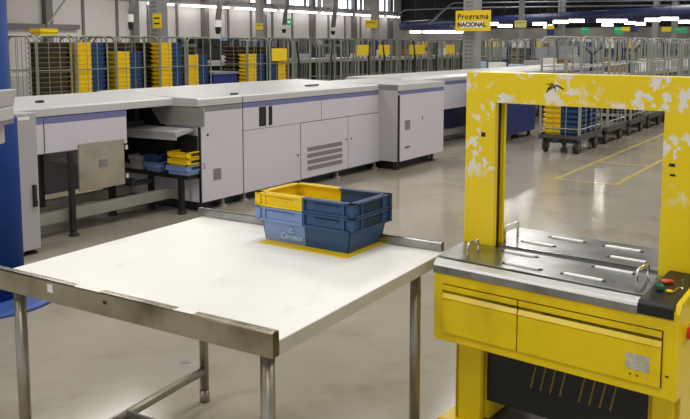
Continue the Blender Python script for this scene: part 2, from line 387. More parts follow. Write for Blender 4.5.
# ============================================================ SORTING MACHINE MODULES (local x = toward the aisle, y = along the line)
def mod(name, label, cat='machine'): return thing(name, label, cat, MO, -MA)
LID = 1.09; FZ = .095
def lid_prof(v0, depth, z=LID):      # flat lid with a folded front lip and a chamfer behind
    return [(v0, z-.075), (v0, z-.012), (v0-.02, z), (v0-depth+.35, z+.03), (v0-depth, z-.05), (v0-depth, z-.12)]
def feet(parent, spots, h=FZ, r=.018, m='cagedark'):
    for (x, y) in spots:
        bm = bm_new(); lathe(bm, [(.045, 0), (.045, .012), (.03, .022), (r, .03), (r, h)], (x, y, 0), 12); obj('foot', bm, m, parent)
# left overhanging module
a = mod('sorting_machine_module', 'overhanging light grey machine cabinet with violet stripe beside the blue pillar')
bm = bm_new(); prism(bm, [(x, z) for x, z in lid_prof(-.315, 1.3)], 'y', -1.98, -.645); obj('lid', bm, 'machlid', a, .004)
bm = bm_new(); prism(bm, [(x, z) for x, z in lid_prof(-.335, 1.28)], 'y', -.645, -.06); obj('lid', bm, 'machlid', a, .004)
part('cabinet', 'mach', a, (-1.55, -.325, -1.95, -.655, .71, LID-.12), bevel=.004)
part('rear_cabinet', 'machside', a, (-1.55, -.95, -.655, -.06, .45, LID-.12))
part('stripe', 'stripe', a, (-1.5, -.322, -1.62, -.655, LID-.135, LID-.08), bevel=.002)
part('seam', 'seam', a, (-.326, -.321, -1.513, -1.506, .715, LID-.01))
part('latch', 'black', a, (-.7, -.66, -1.32, -1.26, LID+.005, LID+.03))
part('rear_panel', 'machside', a, (-1.52, -1.48, -1.9, -.1, .12, .71))
part('support_leg', 'blackmetal', a, (-.29, -.25, -1.325, -1.285, .02, .71)); feet(a, [(-.26, -1.305)], .03)
part('support_leg', 'blackmetal', a, (-.68, -.64, -1.34, -1.30, .20, .71))
part('support_leg', 'blackmetal', a, (-.66, -.61, -.61, -.56, .02, .5)); feet(a, [(-.635, -.585)], .03)
part('frame_rail', 'beige', a, (-.40, -.32, -1.9, .02, .12, .215), bevel=.006, label='long low beige frame rail running just above the floor')
part('frame_rail', 'beige', a, (-1.0, -.92, -1.9, -.1, .10, .18))
part('cross_arm', 'blackmetal', a, (-.9, -.35, -.60, -.55, .33, .37), (-.45, -.35, -.60, -.35, .30, .33))
# brushed service door hung under it
d = part('service_door', 'steel', a, (-.33, -.31, -1.19, -.70, .345, .755), bevel=.006, label='brushed steel square door under the overhang')
part('hinge', 'chrome', d, (-.31, -.295, -.70, -.675, .40, .44), (-.31, -.295, -.70, -.675, .66, .70))
part('grille', 'vent', d, (-.31, -.305, -.98, -.90, .53, .60)); part('bolt', 'chrome', d, (-.31, -.303, -1.10, -1.09, .715, .725), (-.31, -.303, -.80, -.79, .715, .725))
part('dark_lining', 'blackmetal', a, (-.95, -.90, -.66, -.08, .45, LID-.12), (-.95, -.36, -.66, -.64, .85, LID-.12))
part('green_cover', mat('green_cover', (74, 96, 62), .5), a, (-.62, -.52, -.6, -.57, .86, 1.0))
# tall narrow control cabinet
a = mod('control_cabinet', 'tall narrow grey cabinet with black handle beside the blue pillar', 'cabinet')
part('body', 'machside', a, (-.50, 0, -1.985, -1.80, .04, 1.085), bevel=.006)
h = part('handle', 'black', a, (0, .02, -1.86, -1.83, .37, .54), bevel=.004); part('latch', 'black', h, (.02, .035, -1.857, -1.837, .38, .42))
part('name_plate', 'paper', a, (0, .003, -1.955, -1.86, 1.035, 1.06))
feet(a, [(-.06, -1.85), (-.44, -1.85), (-.06, -1.95), (-.44, -1.95)], .04, m='rubber')
# delivery bay: steel chute, shelf, crate rack
a = mod('delivery_bay', 'steel chute and black crate rack in the recess of the machine', 'machine')
bm = bm_new(); hexa(bm, [(-.50, -.085, .83), (.075, -.085, .83), (.075, -.07, .83), (-.50, -.07, .83)], [(-.66, -.085, 1.0), (.075, -.085, 1.005), (.075, -.07, 1.005), (-.66, -.07, 1.0)]); obj('chute_plate', bm, mat('satin_steel_sheet', (178, 174, 164), .45, .6), a)
bm = bm_new(); prism(bm, [(-.30, .74), (-.02, .79), (-.02, .81), (-.31, .79)], 'x', -.88, -.07); hexa(bm, [(-.88, -.30, .70), (-.075, -.30, .715), (-.075, -.285, .715), (-.88, -.285, .70)], [(-.88, -.30, .785), (-.075, -.30, .795), (-.075, -.285, .795), (-.88, -.285, .785)]); obj('shelf', bm, 'machside', a, .003)
part('painted_recess_shade', 'blackmetal', a, (-1.3, -.46, -.075, -.068, .40, 1.0)); part('painted_recess_shade', 'blackmetal', a, (-.45, -.03, -.075, -.068, .385, .74))  # black sheets standing in for the shade inside the recess
part('roller_unit', 'cagedark', a, (-.88, -.70, -.35, -.12, .80, .86), (-.86, -.83, -.33, -.30, .86, .95), (-.76, -.73, -.2, -.15, .86, 1.0))
part('frame_post', 'chrome', a, (-.90, -.885, -.31, -.29, .30, .85))
part('rack_deck', 'blackmetal', a, (-.90, -.03, -.20, .0, .335, .375))
part('frame_post', 'blackmetal', a, (-.33, -.28, -.15, -.1, .375, .75)); part('frame_post', 'blackmetal', a, (-.62, -.59, -.05, -.02, .375, .75))
part('leg', 'blackmetal', a, (-.15, -.105, -.215, -.17, .02, .335)); feet(a, [(-.127, -.19)], .03)
part('leg', 'blackmetal', a, (-.56, -.515, -.215, -.17, .02, .335)); feet(a, [(-.537, -.19)], .03)
# main line
a = mod('sorting_machine_module', 'grey machine cabinet with short grey stripe right of the crate rack')
bm = bm_new(); prism(bm, lid_prof(0, 1.75), 'y', -.08, .545); obj('lid', bm, 'machlid', a, .004)
part('cabinet', 'mach', a, (-1.72, 0, -.05, .54, FZ, LID-.125), bevel=.004)
part('stripe', 'greystripe', a, (-1.7, .001, -.05, .54, LID-.13, LID-.08))
part('grille', 'vent', a, (0, .004, .11, .215, .29, .40)); part('lock', 'blackmetal', a, (0, .006, .03, .05, .73, .75))
part('left_end_trim', 'blackmetal', a, (-.02, .002, -.065, -.05, .0, .82))
part('plinth', 'blackmetal', a, (-1.5, -.12, .0, .54, .0, FZ))
feet(a, [(-.06, .30)], m='beige'); feet(a, [(-.06, .05)])
a = mod('sorting_machine_module', 'long light grey machine cabinet with louvred door and violet stripe')
bm = bm_new(); prism(bm, lid_prof(0, 1.75), 'y', .553, 3.29); obj('lid', bm, 'machlid', a, .004)
part('cabinet', 'mach', a, (-1.72, 0, .55, 3.28, FZ, LID-.125), bevel=.004)
part('stripe', 'stripe', a, (-1.7, .001, .55, 3.28, LID-.13, LID-.08))
[part('seam', 'seam', a, q_) for q_ in ((0, .0015, .546, .552, FZ, LID-.02), (0, .0015, .552, 1.49, .730, .734), (0, .0015, 1.90, 1.905, .74, .96))]
part('plinth', 'blackmetal', a, (-1.5, -.12, .55, 3.28, .0, FZ))
for (y0, y1) in ((.80, .91), (.955, 1.01)): part('sight_window', 'blackmetal', a, (0, .004, y0, y1, .755, .955))
def door(y0, y1, z0, z1, parent, nm='door'):
    d = part(nm, 'mach', parent, (.0, .008, y0+.006, y1-.006, z0, z1), bevel=.002)
    part('door_gap', 'seam', d, (0, .002, y0, y1, z0-.006, z1+.008)); return d
d = door(1.50, 2.445, FZ+.01, .728, a)
bx = []
for k in range(4): part('louvre', 'vent', d, (.008, .013, 1.62, 2.31, .185+k*.072, .185+k*.072+.045))
part('lock', 'blackmetal', d, (.008, .012, 2.39, 2.41, .45, .47))
d = door(2.445, 3.27, FZ+.01, .728, a); part('lock', 'blackmetal', d, (.008, .012, 2.50, 2.52, .45, .47))
part('lock', 'blackmetal', a, (0, .006, 1.44, 1.46, .37, .39))
feet(a, [(-.06, .62), (-.06, 1.55), (-.06, 3.15), (-.06, 2.3)], m='beige')
part('lid_catch', 'seam', a, (-.35, -.32, 2.05, 2.3, LID+.012, LID+.03)); part('lid_catch', 'seam', a, (-.12, -.1, .5, .6, LID+.0, LID+.02))
# end box
a = mod('sorting_machine_module', 'square end cabinet projecting from the line, with violet stripe', 'machine')
bm = bm_new(); prism(bm, [(.306, LID-.075), (.306, LID), (-.1, LID+.01), (-.9, LID+.015), (-.9, LID-.075)], 'y', 3.15, 4.40); obj('lid', bm, 'machlid', a, .004)
part('cabinet', 'mach', a, (-1.0, .30, 3.165, 4.385, .115, LID-.11), bevel=.004)
part('stripe', 'stripe', a, (-.1, .302, 3.17, 4.385, LID-.125, LID-.075))
part('side_cover', 'machside', a, (-.02, .285, 3.15, 3.165, .115, LID))
part('corner_gap', 'blackmetal', a, (.285, .307, 3.148, 3.165, .115, LID-.13))
d = part('door', 'mach', a, (.30, .306, 3.175, 4.38, .12, LID-.13), bevel=.001)
part('grille', 'vent', d, (.306, .310, 3.30, 3.43, .51, .63)); part('handle', 'seam', d, (.306, .32, 3.30, 3.42, .285, .295)); part('lock', 'seam', d, (.306, .31, 3.75, 3.77, .62, .65))
part('plinth', 'blackmetal', a, (-.9, .16, 3.25, 4.25, .0, .115))
feet(a, [(.22, 4.2), (.22, 3.25), (-.5, 4.25), (-.5, 3.3)], .115, .025)
# further line
a = mod('sorting_machine_module', 'farther pale machine line with violet stripe behind the end cabinet')
bm = bm_new(); prism(bm, [(-.5, 1.0), (-.5, 1.06), (-.6, 1.1), (-1.55, 1.1), (-1.65, 1.0)], 'y', 4.75, 15); obj('lid', bm, 'machlid', a, .01)
part('cabinet', 'mach', a, (-1.6, -.505, 4.8, 15, .55, 1.0)); part('stripe', 'stripe', a, (-1.6, -.5, 4.8, 15, .95, 1.0))
part('support_leg', 'cagedark', a, (-.7, -.6, 5.0, 5.1, 0, .55)); part('support_leg', 'cagedark', a, (-.7, -.6, 9.5, 9.6, 0, .55)); part('support_leg', 'cagedark', a, (-1.5, -1.4, 5.0, 5.1, 0, .55)); part('support_leg', 'cagedark', a, (-1.5, -1.4, 13, 13.1, 0, .55))
part('frame_rail', 'beige', a, (-.6, -.5, 4.9, 9, .12, .2))
part('belt_housing', 'cagedark', a, (-1.4, -.8, 8.5, 14.5, .3, .55))
for (x0, x1, y0, y1, h, lb) in ((-.15, .30, 6.45, 7.95, .98, 'royal blue machine cabinet seen through the yellow arch'), (-1.45, -.95, 7.2, 8.4, .54, 'blue cabinet under the farther machine line, left of the yellow arch'), (-5.8, -5.1, 5.55, 6.2, 1.03, 'blue cabinet between the crate cages behind the machine')):
    a = mod('blue_cabinet', lb, 'cabinet')
    part('body', 'navy', a, (x0, x1, y0, y1, .1, h), bevel=.01); feet(a, [(x1-.08, y0+.1), (x1-.08, y1-.1), (x0+.08, y0+.1), (x0+.08, y1-.1)], .1, .03)
    if h > 1: part('worktop', 'grey', a, (x0, x1+.02, y0-.02, y1+.05, h, h+.04))
# ============================================================ BLUE PILLAR
c = thing('blue_pillar', 'round royal blue pillar on a light blue floor disc at the left edge', 'pillar', (-2.28, 4.86, 0), 0)
bm = bm_new(); lathe(bm, [(.46, 0), (.46, .02), (.44, .028)], seg=48); obj('base_disc', bm, 'bluebase', c, smooth=False)
bm = bm_new(); lathe(bm, [(.242, .028), (.238, 1.14), (.205, 1.17), (.205, 1.86)], seg=40); obj('shaft', bm, 'blue', c, smooth=False)
bm = bm_new(); lathe(bm, [(.205, 1.86), (.205, 2.4)], seg=40); obj('cap', bm, 'cyan', c)
for ch in [k for k in bpy.data.objects if k.parent == c]:
    for p in ch.data.polygons: p.use_smooth = abs(p.normal.z) < .5
a = thing('operator_console', 'pale grey console housing cut by the left edge, before the blue pillar', 'console', (-2.135, 4.40, 0), 0)
bm = bm_new(); prism(bm, [(-.3, 1.25), (.24, 1.25), (.26, 1.345), (.22, 1.345), (-.3, 1.31)], 'y', -.12, .12); obj('hood', bm, 'machlid', a, .006)
part('body', 'machlid', a, (-.3, .24, -.13, .12, 1.17, 1.25), bevel=.01); part('trim_strip', 'greystripe', a, (-.3, .235, -.12, .12, 1.15, 1.17))
part('lower_panel', 'machlid', a, (-.3, .19, -.10, .1, 1.035, 1.15), bevel=.01); part('stand_post', 'blue', a, (-.28, -.2, -.04, .04, 0, 1.035))
# ============================================================ PACKING TABLE
TA = R(31.5); TO = at(279.4, 339.9, .84); TO.z = 0
def TW(u, v, z=0): return MW(u, v, z, TA, TO)
t = thing('packing_table', 'white-topped packing table with steel rails and tubular legs', 'table', TO, -TA)
TZ = .84
part('tabletop', 'white', t, (-1.165, 0, .0, 1.03, TZ-.018, TZ), bevel=.002)
part('edge_trim', 'edge', t, (-.022, .002, 0, 1.02, TZ-.04, TZ-.0015)); part('edge_trim', 'edge', t, (-1.167, -1.145, 0, 1.02, TZ-.04, TZ-.0015))
part('under_frame', 'galv', t, (-1.13, -.03, .03, .07, TZ-.06, TZ-.02), (-1.13, -.03, .95, .99, TZ-.06, TZ-.02), (-1.13, -1.09, .07, .95, TZ-.06, TZ-.02), (-.07, -.03, .07, .95, TZ-.06, TZ-.02))
bm = bm_new(); prism(bm, [(-.030, .7975), (0, .7975), (0, .863), (-.004, .868), (-.026, .868), (-.030, .863)], 'x', -1.22, 0.0)
r = obj('front_rail', bm, 'steel', t, .002)
part('tape_scrap', 'paper', r, (-.872, -.848, -.0312, -.030, .830, .856)); part('screw', 'black', r, (-.622, -.610, -.032, -.03, .836, .845)); 
[part('edge_wear', 'paper', r, q_) for q_ in ((-.75, -.64, -.0305, -.001, .8675, .8685), (-.34, -.27, -.0305, -.001, .8675, .8685))]
bm = bm_new(); prism(bm, [(1.015, .835), (1.03, .79), (1.035, .79), (1.035, .875), (1.015, .877), (1.012, .872)], 'x', -1.19, -.006)
obj('rear_rail', bm, 'plate', t, .002)
for (x, y) in ((-.062, .03), (-1.095, .03), (-1.145, .985), (-.082, .955)):
    bm = bm_new(); tube(bm, [(x, y, .045), (x, y, TZ-.02)], .020, 16); l = obj('leg', bm, 'galv', t, smooth=True)
    bm = bm_new(); tube(bm, [(x, y, 0), (x, y, .055)], .0225, 16); obj('foot_sleeve', bm, 'galv', l, smooth=True)
for x, x2 in ((-1.095, -1.145), (-.062, -.082)):
    bm = bm_new(); tube(bm, [(x, .03, .145), (x2, .97, .145)], .019, 14); obj('side_brace', bm, 'galv', t, smooth=True)
bm = bm_new(); tube(bm, [(-1.12, .50, .145), (-.07, .50, .145)], .019, 14); obj('cross_brace', bm, 'galv', t, smooth=True)
# ============================================================ CRATES (local x = length, y = width)
def crate_half(s, L, W, H, rim, m, parent, name, detail=True, taper=.84):
    """one coloured half of a stack-nest crate: hollow tub wall, floor, ribbed rim; s = -1 left half, +1 right half"""
    bm = bm_new(); t = .006
    l1, w1 = L/2-.008, W/2-.008; l0, w0 = L/2*taper, W/2*taper; zr = H-rim
    lm = l0+(l1-l0)*.55; wm = w0+(w1-w0)*.55
    def wall(a0, b0, a1, b1, z0, z1):     # from (a0,b0) bottom to (a1,b1) top: long walls and end wall with thickness
        for sy in (-1, 1):
            lo = [(0, sy*b0, z0), (s*a0, sy*b0, z0), (s*a0, sy*(b0-t), z0), (0, sy*(b0-t), z0)]
            hi = [(0, sy*b1, z1), (s*a1, sy*b1, z1), (s*a1, sy*(b1-t), z1), (0, sy*(b1-t), z1)]
            hexa(bm, lo, hi)
        lo = [(s*a0, -b0, z0), (s*a0, b0, z0), (s*(a0-t), b0, z0), (s*(a0-t), -b0, z0)]
        hi = [(s*a1, -b1, z1), (s*a1, b1, z1), (s*(a1-t), b1, z1), (s*(a1-t), -b1, z1)]
        hexa(bm, lo, hi)
    wall(l0, w0, lm, wm, 0, zr)
    box(bm, min(0, s*l0), max(0, s*l0), -w0, w0, .004, .01)
    wall(l1-.001, w1-.001, l1-.001, w1-.001, zr, H)
    # shelf closing the step between body and rim, and top lip
    def frame(z0, z1, a_out, b_out, a_in, b_in):
        for sy in (-1, 1):
            y0, y1 = sorted((sy*b_out, sy*b_in)); box(bm, min(0, s*a_out), max(0, s*a_out), y0, y1, z0, z1)
        x0, x1 = sorted((s*a_out, s*a_in)); box(bm, x0, x1, -b_out, b_out, z0, z1)
    frame(zr, zr+.006, L/2, W/2, lm-.004, wm-.004)
    frame(H-.006, H, L/2, W/2, l1-.02, w1-.02)
    if detail:
        for sy in (-1, 1):
            for k in range(2):
                xx = s*(.006+L/2*(.78*k)); y0, y1 = sorted((sy*(w1-.004), sy*(W/2-.001))); box(bm, xx-.004, xx+.004, y0, y1, zr, H)
            xx = s*(L/2-.012); y0, y1 = sorted((sy*(w1-.004), sy*(W/2-.001))); box(bm, xx-.004, xx+.012, y0, y1, zr, H)
            xa, xb = sorted((s*.05, s*(L/2-.07))); box(bm, xa, xb, y0, y1-.0 if sy > 0 else y1, zr+rim*.62, zr+rim*.70)
        for yy in (-W/2+.004, -W*.27, W*.27, W/2-.004):
            x0, x1 = sorted((s*(l1-.004), s*(L/2-.001))); box(bm, x0, x1, yy-.004, yy+.004, zr, H)
    return obj(name, bm, m, parent)
def crate(label, loc, rot, mats, L=.46, W=.27, H=.133, rim=.052, names=('yellow_half', 'blue_half'), detail=True, group=None, cat='crate'):
    c = thing('mail_crate', label, cat, loc, rot, group)
    for s, m, n in ((-1, mats[0], names[0]), (1, mats[1], names[1])):
        h = crate_half(s, L, W, H, rim, m, c, n, detail)
        if detail: 
            xa, xb = sorted((s*(L/2-.0085), s*(L/2-.006))); part('hand_hold_shade', 'holeblue' if m in ('crB', 'crL') else 'gap', h, (xa, xb, -W*.24, W*.24, H-rim*.82, H-rim*.30))  # thin dark plate paints the shade of the hand-hold opening
    return c
CR = -TA-R(3); cc = TW(.93, -.47)
P = Vector((cc.x, cc.y, .8425))
lower = crate('lower crate on the table, periwinkle left half and dark blue right half', P, CR, ('crL', 'crB'), names=('light_half', 'dark_half'))
upper = crate('upper crate on the table, yellow left half nested over the blue one', P+Vector((0, 0, .0545)), CR, ('crY', 'crB'))
e = text_mesh('lettering', 'Correos', .030, 'print', lower, (-.060, -.1235, .028), (math.pi/2+R(-15), 0, 0), bold=.0006)
bm = bm_new(); 
EY = lambda z: -.1165-z*.155
for q_, r_ in ((((-.076, .050), (-.066, .045), (-.054, .045), (-.044, .050)), .0025), (((-.060, .047), (-.060, .060)), .0028), (((-.072, .057), (-.060, .0635), (-.048, .057)), .0022)): tube(bm, [(x_, EY(z_), z_) for x_, z_ in q_], r_, 5)
obj('emblem', bm, 'print', lower)
s = thing('paper_mat', 'thin yellow mat under the two crates on the packing table', 'mat', TW(.915, -.458, TZ+.0005), CR)
part('sheet', 'card', s, (-.205, .21, -.15, .135, 0, .0015)); 
part('rolled_edge', 'crY', s, (-.205, .21, -.153, -.147, 0, .004))
# crates on the bay rack
BR = -MA
o = crate('yellow crate on the rack in the machine recess, upper one', MW(-.12, -.135, .505), BR, ('crY', 'crY'), L=.26, W=.22, H=.09, rim=.05, names=('left_half', 'right_half'))
o = crate('yellow crate on the rack, under the upper yellow one', MW(-.12, -.135, .44), BR, ('crY', 'crY'), L=.26, W=.22, H=.09, rim=.05, names=('left_half', 'right_half'))
o = crate('light blue crate at the bottom under the yellow ones on the rack', MW(-.12, -.14, .378), BR, ('crL', 'crL'), L=.28, W=.24, H=.09, rim=.05, names=('left_half', 'right_half'))
o = crate('dark teal crate on the rack, on the blue crate left of the black post', MW(-.11, -.50, .455), BR, ('crB', 'crB'), L=.2, W=.22, H=.09, rim=.05, names=('left_half', 'right_half'))
o = crate('blue crate at the bottom left of the rack under the teal one', MW(-.11, -.49, .378), BR, ('crL', 'crL'), L=.22, W=.22, H=.09, rim=.05, names=('left_half', 'right_half'))
o = crate('pale empty crate at the far left end of the rack', MW(-.11, -.74, .378), BR, ('machside', 'machside'), L=.2, W=.2, H=.14, rim=.05, names=('left_half', 'right_half'))
# ============================================================ STRAPPING MACHINE (local x = right, y = away)
SA = R(38.3); SO = Vector((.305, 2.647, 0))
s = thing('strapping_machine', 'yellow arch strapping machine with steel top and scuffed paint', 'strapping machine', SO, -SA)
def sl(x, y, z):                      # pixel on a horizontal plane -> local coordinates
    p = at(x, y, z)-SO; return (p.x*math.cos(SA)-p.y*math.sin(SA), p.x*math.sin(SA)+p.y*math.cos(SA), z)
W_ = .798
part('cabinet', 'strapyellow', s, (0, W_, .001, .62, .588, .825), bevel=.004)
part('drawer_gap', 'gap', s, (.0385, .7645, -.0015, .0, .6195, .7895))
prof = [(.0, .622), (-.006, .622), (-.007, .738), (-.010, .744), (.0, .758), (.0, .768), (-.006, .770), (-.006, .787), (0, .787)]
for (x0, x1) in ((.041, .3145), (.3195, .762)):
    bm = bm_new(); prism(bm, [(y-.0015, z) for y, z in prof], 'x', x0, x1); d = obj('drawer_front', bm, 'strapyellow', s)
    if x1 > .5:
        part('rating_label', 'label', d, (.664, .732, -.0095, -.0085, .658, .706), label='worn white rating label')
        part('screw', 'black', d, (.676, .681, -.0095, -.0085, .640, .645), (.696, .701, -.0095, -.0085, .640, .645))
part('paint_chip', 'gap', s, (.774, .784, -.0005, .001, .655, .660))
# steel platforms
def plate(y0, y1, z0, z1, xl0, xl1, xr, nm):
    bm = bm_new(); hexa(bm, [(xl0, y0, z0), (xr, y0, z0), (xr, y1, z0), (xl1, y1, z0)], [(xl0, y0, z1), (xr, y0, z1), (xr, y1, z1), (xl1, y1, z1)])
    return obj(nm, bm, 'plate', s, .002)
bm = bm_new()
hexa(bm, [(-.001, -.004, .824), (.69, -.004, .824), (.69, .30, .824), (-.055, .30, .824)], [(-.001, -.004, .848), (.69, -.004, .848), (.69, .30, .86), (-.055, .30, .86)])
hexa(bm, [(-.03, .07, .845), (.69, .07, .845), (.69, .30, .845), (-.057, .30, .845)], [(-.03, .07, .8612), (.69, .07, .8612), (.69, .30, .8612), (-.057, .30, .8612)])
obj('front_plate', bm, 'plate', s, .001)
bm = bm_new(); hexa(bm, [(-.001, -.004, .848), (.69, -.004, .848), (.69, .048, .850), (-.018, .048, .850)], [(-.002, .004, .857), (.69, .004, .857), (.69, .046, .8616), (-.018, .046, .8616)])
obj('front_lip', bm, 'lip', s, .002, label='front lip of the steel top, reflected light painted into its colour')
plate(.345, .64, .83, .8612, .0, .0, .66, 'rear_plate')
part('strap_slot', 'black', s, (.06, .66, .305, .34, .84, .857)); part('slot_edge', 'chrome', s, (.07, .65, .338, .3445, .857, .8635))
bx = [(.127, .257, .262), (.200, .333, .125), (.457, .593, .265), (.406, .544, .1275), (.118, .246, .437), (.452, .584, .423), (.172, .310, .563), (.384, .523, .557)]
for (x0, x1, y) in bx:
    r = part('roller', 'rollerw', s, (x0+.006, x1-.006, y-.008, y+.008, .860, .867), bevel=.002)
    part('slot_end', 'black', r, (x0-.005, x0+.006, y-.007, y+.007, .8608, .8635), (x1-.006, x1+.005, y-.007, y+.007, .8608, .8635))
for (x, y0, y1, h) in ((.063, .120, .195, .050), (.072, .385, .49, .062), (.650, .105, .215, .062)):
    bm = bm_new(); tube(bm, round_path([(x, y0, .858), (x, y0, .858+h), (x, y1, .858+h), (x, y1, .858)], .014), .0045, 8); obj('guide_handle', bm, 'chrome', s, smooth=True)
# arch
bm = bm_new()
box(bm, -.060, .060, .31, .335, .30, 1.497); box(bm, .652, .775, .31, .335, .30, 1.497); box(bm, .060, .652, .31, .335, 1.389, 1.497)
box(bm, -.060, .045, .335, .40, .86, 1.497); box(bm, .667, .775, .335, .40, .30, 1.497); box(bm, .045, .667, .335, .40, 1.404, 1.497)
ar = obj('arch', bm, 'archyellow', s)
part('strap_guide', 'gap', ar, (.045, .052, .335, .372, .86, 1.404), (.660, .667, .335, .372, .86, 1.404), (.05, .66, .335, .372, 1.397, 1.404))
part('guide_edge', 'strapyellow', ar, (.045, .066, .372, .388, .86, 1.40), (.646, .667, .372, .388, .86, 1.40), (.066, .646, .372, .388, 1.39, 1.404))
part('scratch', 'black', ar, (.672, .690, .3085, .31, 1.215, 1.225), (.676, .692, .3085, .31, 1.185, 1.192), (.005, .022, .3085, .31, 1.262, 1.278)); part('bolt', 'paper', ar, (.752, .759, .308, .31, 1.455, 1.463))
bx = []
bm = bm_new()
for k in range(5):
    a_ = k*1.1; cx_, cz_ = .275+.012*math.cos(a_*2), 1.447+.008*math.sin(a_*3)
    q = [Vector((cx_-.03*math.cos(a_), .3085, cz_-.015*math.sin(a_))), Vector((cx_+.006, .3085, cz_+.014)), Vector((cx_+.03*math.cos(a_), .3085, cz_+.016*math.sin(a_)))]
    tube(bm, q, .0012, 4)
obj('pen_scribble', bm, 'ink', ar)
# control panel
bm = bm_new(); prism(bm, [(-.004, .826), (-.006, .858), (.006, .868), (.30, .885), (.30, .826)], 'x', .69, .790); cp = obj('control_panel', bm, 'black', s, .003)
def knob(nm, m, x, y, z0, r, h):
    bm = bm_new(); lathe(bm, [(r*.8, 0), (r, h*.3), (r, h*.8), (r*.7, h)], (x, y, z0), 14); return obj(nm, bm, m, cp, smooth=False)
for nm, m, px, py, z, r, h in (('start_knob', 'green', 660, 290, .874, .012, .018), ('emergency_button', 'orange', 665, 282.5, .88, .012, .009), ('selector_button', 'crY', 669.5, 292, .874, .010, .006), ('selector_button', 'red', 670.5, 283, .878, .009, .01), ('toggle_switch', 'chrome', 683, 284, .872, .004, .014), ('toggle_switch', 'chrome', 681.5, 290, .87, .005, .008)):
    x, y, _ = sl(px, py, z); knob(nm, m, x, y, z, r, h)
x, y, _ = sl(676, 291, .872); part('lever', 'steel', cp, (x-.003, x+.003, y-.03, y+.03, .873, .877))
bm = bm_new(); prism(bm, [(.0, .588), (.0, .845), (.02, .868), (.30, .90), (.62, .90), (.62, .588)], 'x', .790, .806); obj('side_panel', bm, 'strapyellow', s, .002)
k = part('rotary_switch', 'crY', s, (.806, .812, .045, .095, .748, .80)); bm = bm_new(); lathe(bm, [(.017, 0), (.017, .018)], seg=14)
o = obj('switch_knob', bm, 'red', k); o.rotation_euler = (0, math.pi/2, 0); o.location = (.812, .07, .774)
part('side_knob', 'black', s, (.806, .83, .13, .17, .83, .86), bevel=.006)
# stand
for (x0, x1) in ((.035, .145), (.702, .790)):
    part('leg', 'strapyellow', s, (x0, x1, .10, .115, .27, .588), (x0, x0+.012, .10, .45, .27, .588), (x1-.012, x1, .10, .45, .27, .588))
part('vent_panel', 'black', s, (.145, .702, .125, .135, .36, .588)); vp = s
g = bm_new()
for x0 in (.325, .492):
    for k in range(4):
        xx = x0+k*.034; bm = bm_new()
        hexa(bm, [(xx-.018, .1225, .45), (xx-.012, .1225, .45), (xx-.012, .125, .45), (xx-.018, .125, .45)], [(xx, .1225, .535), (xx+.005, .1225, .535), (xx+.005, .125, .535), (xx, .125, .535)])
        obj('vent_slot', bm, 'slotgold', s)
part('lower_tray', 'blackmetal', s, (.145, .702, .135, .45, .27, .285), (.145, .702, .10, .112, .27, .30))
for (x0, x1) in ((-.035, .115), (.70, .84)):
    bm = bm_new(); hexa(bm, [(x0, .02, .10), (x1, .02, .10), (x1, .62, .10), (x0, .62, .10)], [(x0+.0, .04, .245), (x1, .04, .245), (x1, .60, .245), (x0, .60, .245)])
    hexa(bm, [(x0, .04, .245), (x1, .04, .245), (x1, .60, .245), (x0, .60, .245)], [(x0+.025, .06, .275), (x1-.01, .06, .275), (x1-.01, .58, .275), (x0+.025, .58, .275)]); obj('base_foot', bm, 'strapyellow', s, .004)
    for y in (.10, .54):
        bm = bm_new(); xx = (x0+x1)/2; tube(bm, [(xx-.018, y, .05), (xx+.018, y, .05)], .05, 16); c_ = obj('caster_wheel', bm, 'rubber', s)
        part('caster_fork', 'galv', c_, (xx-.026, xx-.020, y-.02, y+.02, .05, .10), (xx+.020, xx+.026, y-.02, y+.02, .05, .10))
part('base_rail', 'blackmetal', s, (.115, .70, .50, .60, .12, .26))
# ============================================================ FLOOR MARKS
def mark(lb, v0, v1, u0, u1):
    bm = bm_new(); box(bm, v0, v1, u0, u1, .0005, .0018); o = obj('floor_marking', bm, 'tape'); o.location = MO; o.rotation_euler = (0, 0, -MA)
    tag(o, lb, 'floor marking')
mark('yellow floor line running along the carts seen through the arch', 2.12, 2.18, 3.67, 24)
mark('yellow floor line nearer the arch, parallel to the cart row', 2.82, 2.88, 3.67, 16)
mark('short yellow cross line nearest the strapping machine', 2.18, 2.82, 3.67, 3.72)
mark('second short yellow cross line of the marked bay', 2.18, 2.82, 5.32, 5.38)
mark('third short yellow cross line of the marked bay', 2.18, 2.82, 8.6, 8.66)
o = part('floor_sticker', 'vent', None, (-.025, .025, -.02, .02, 0, .001)); place(o, at(185, 362, .001)-Vector((0, 0, .0005)), .3); tag(o, 'small grey paper scrap on the floor below the table', 'scrap')
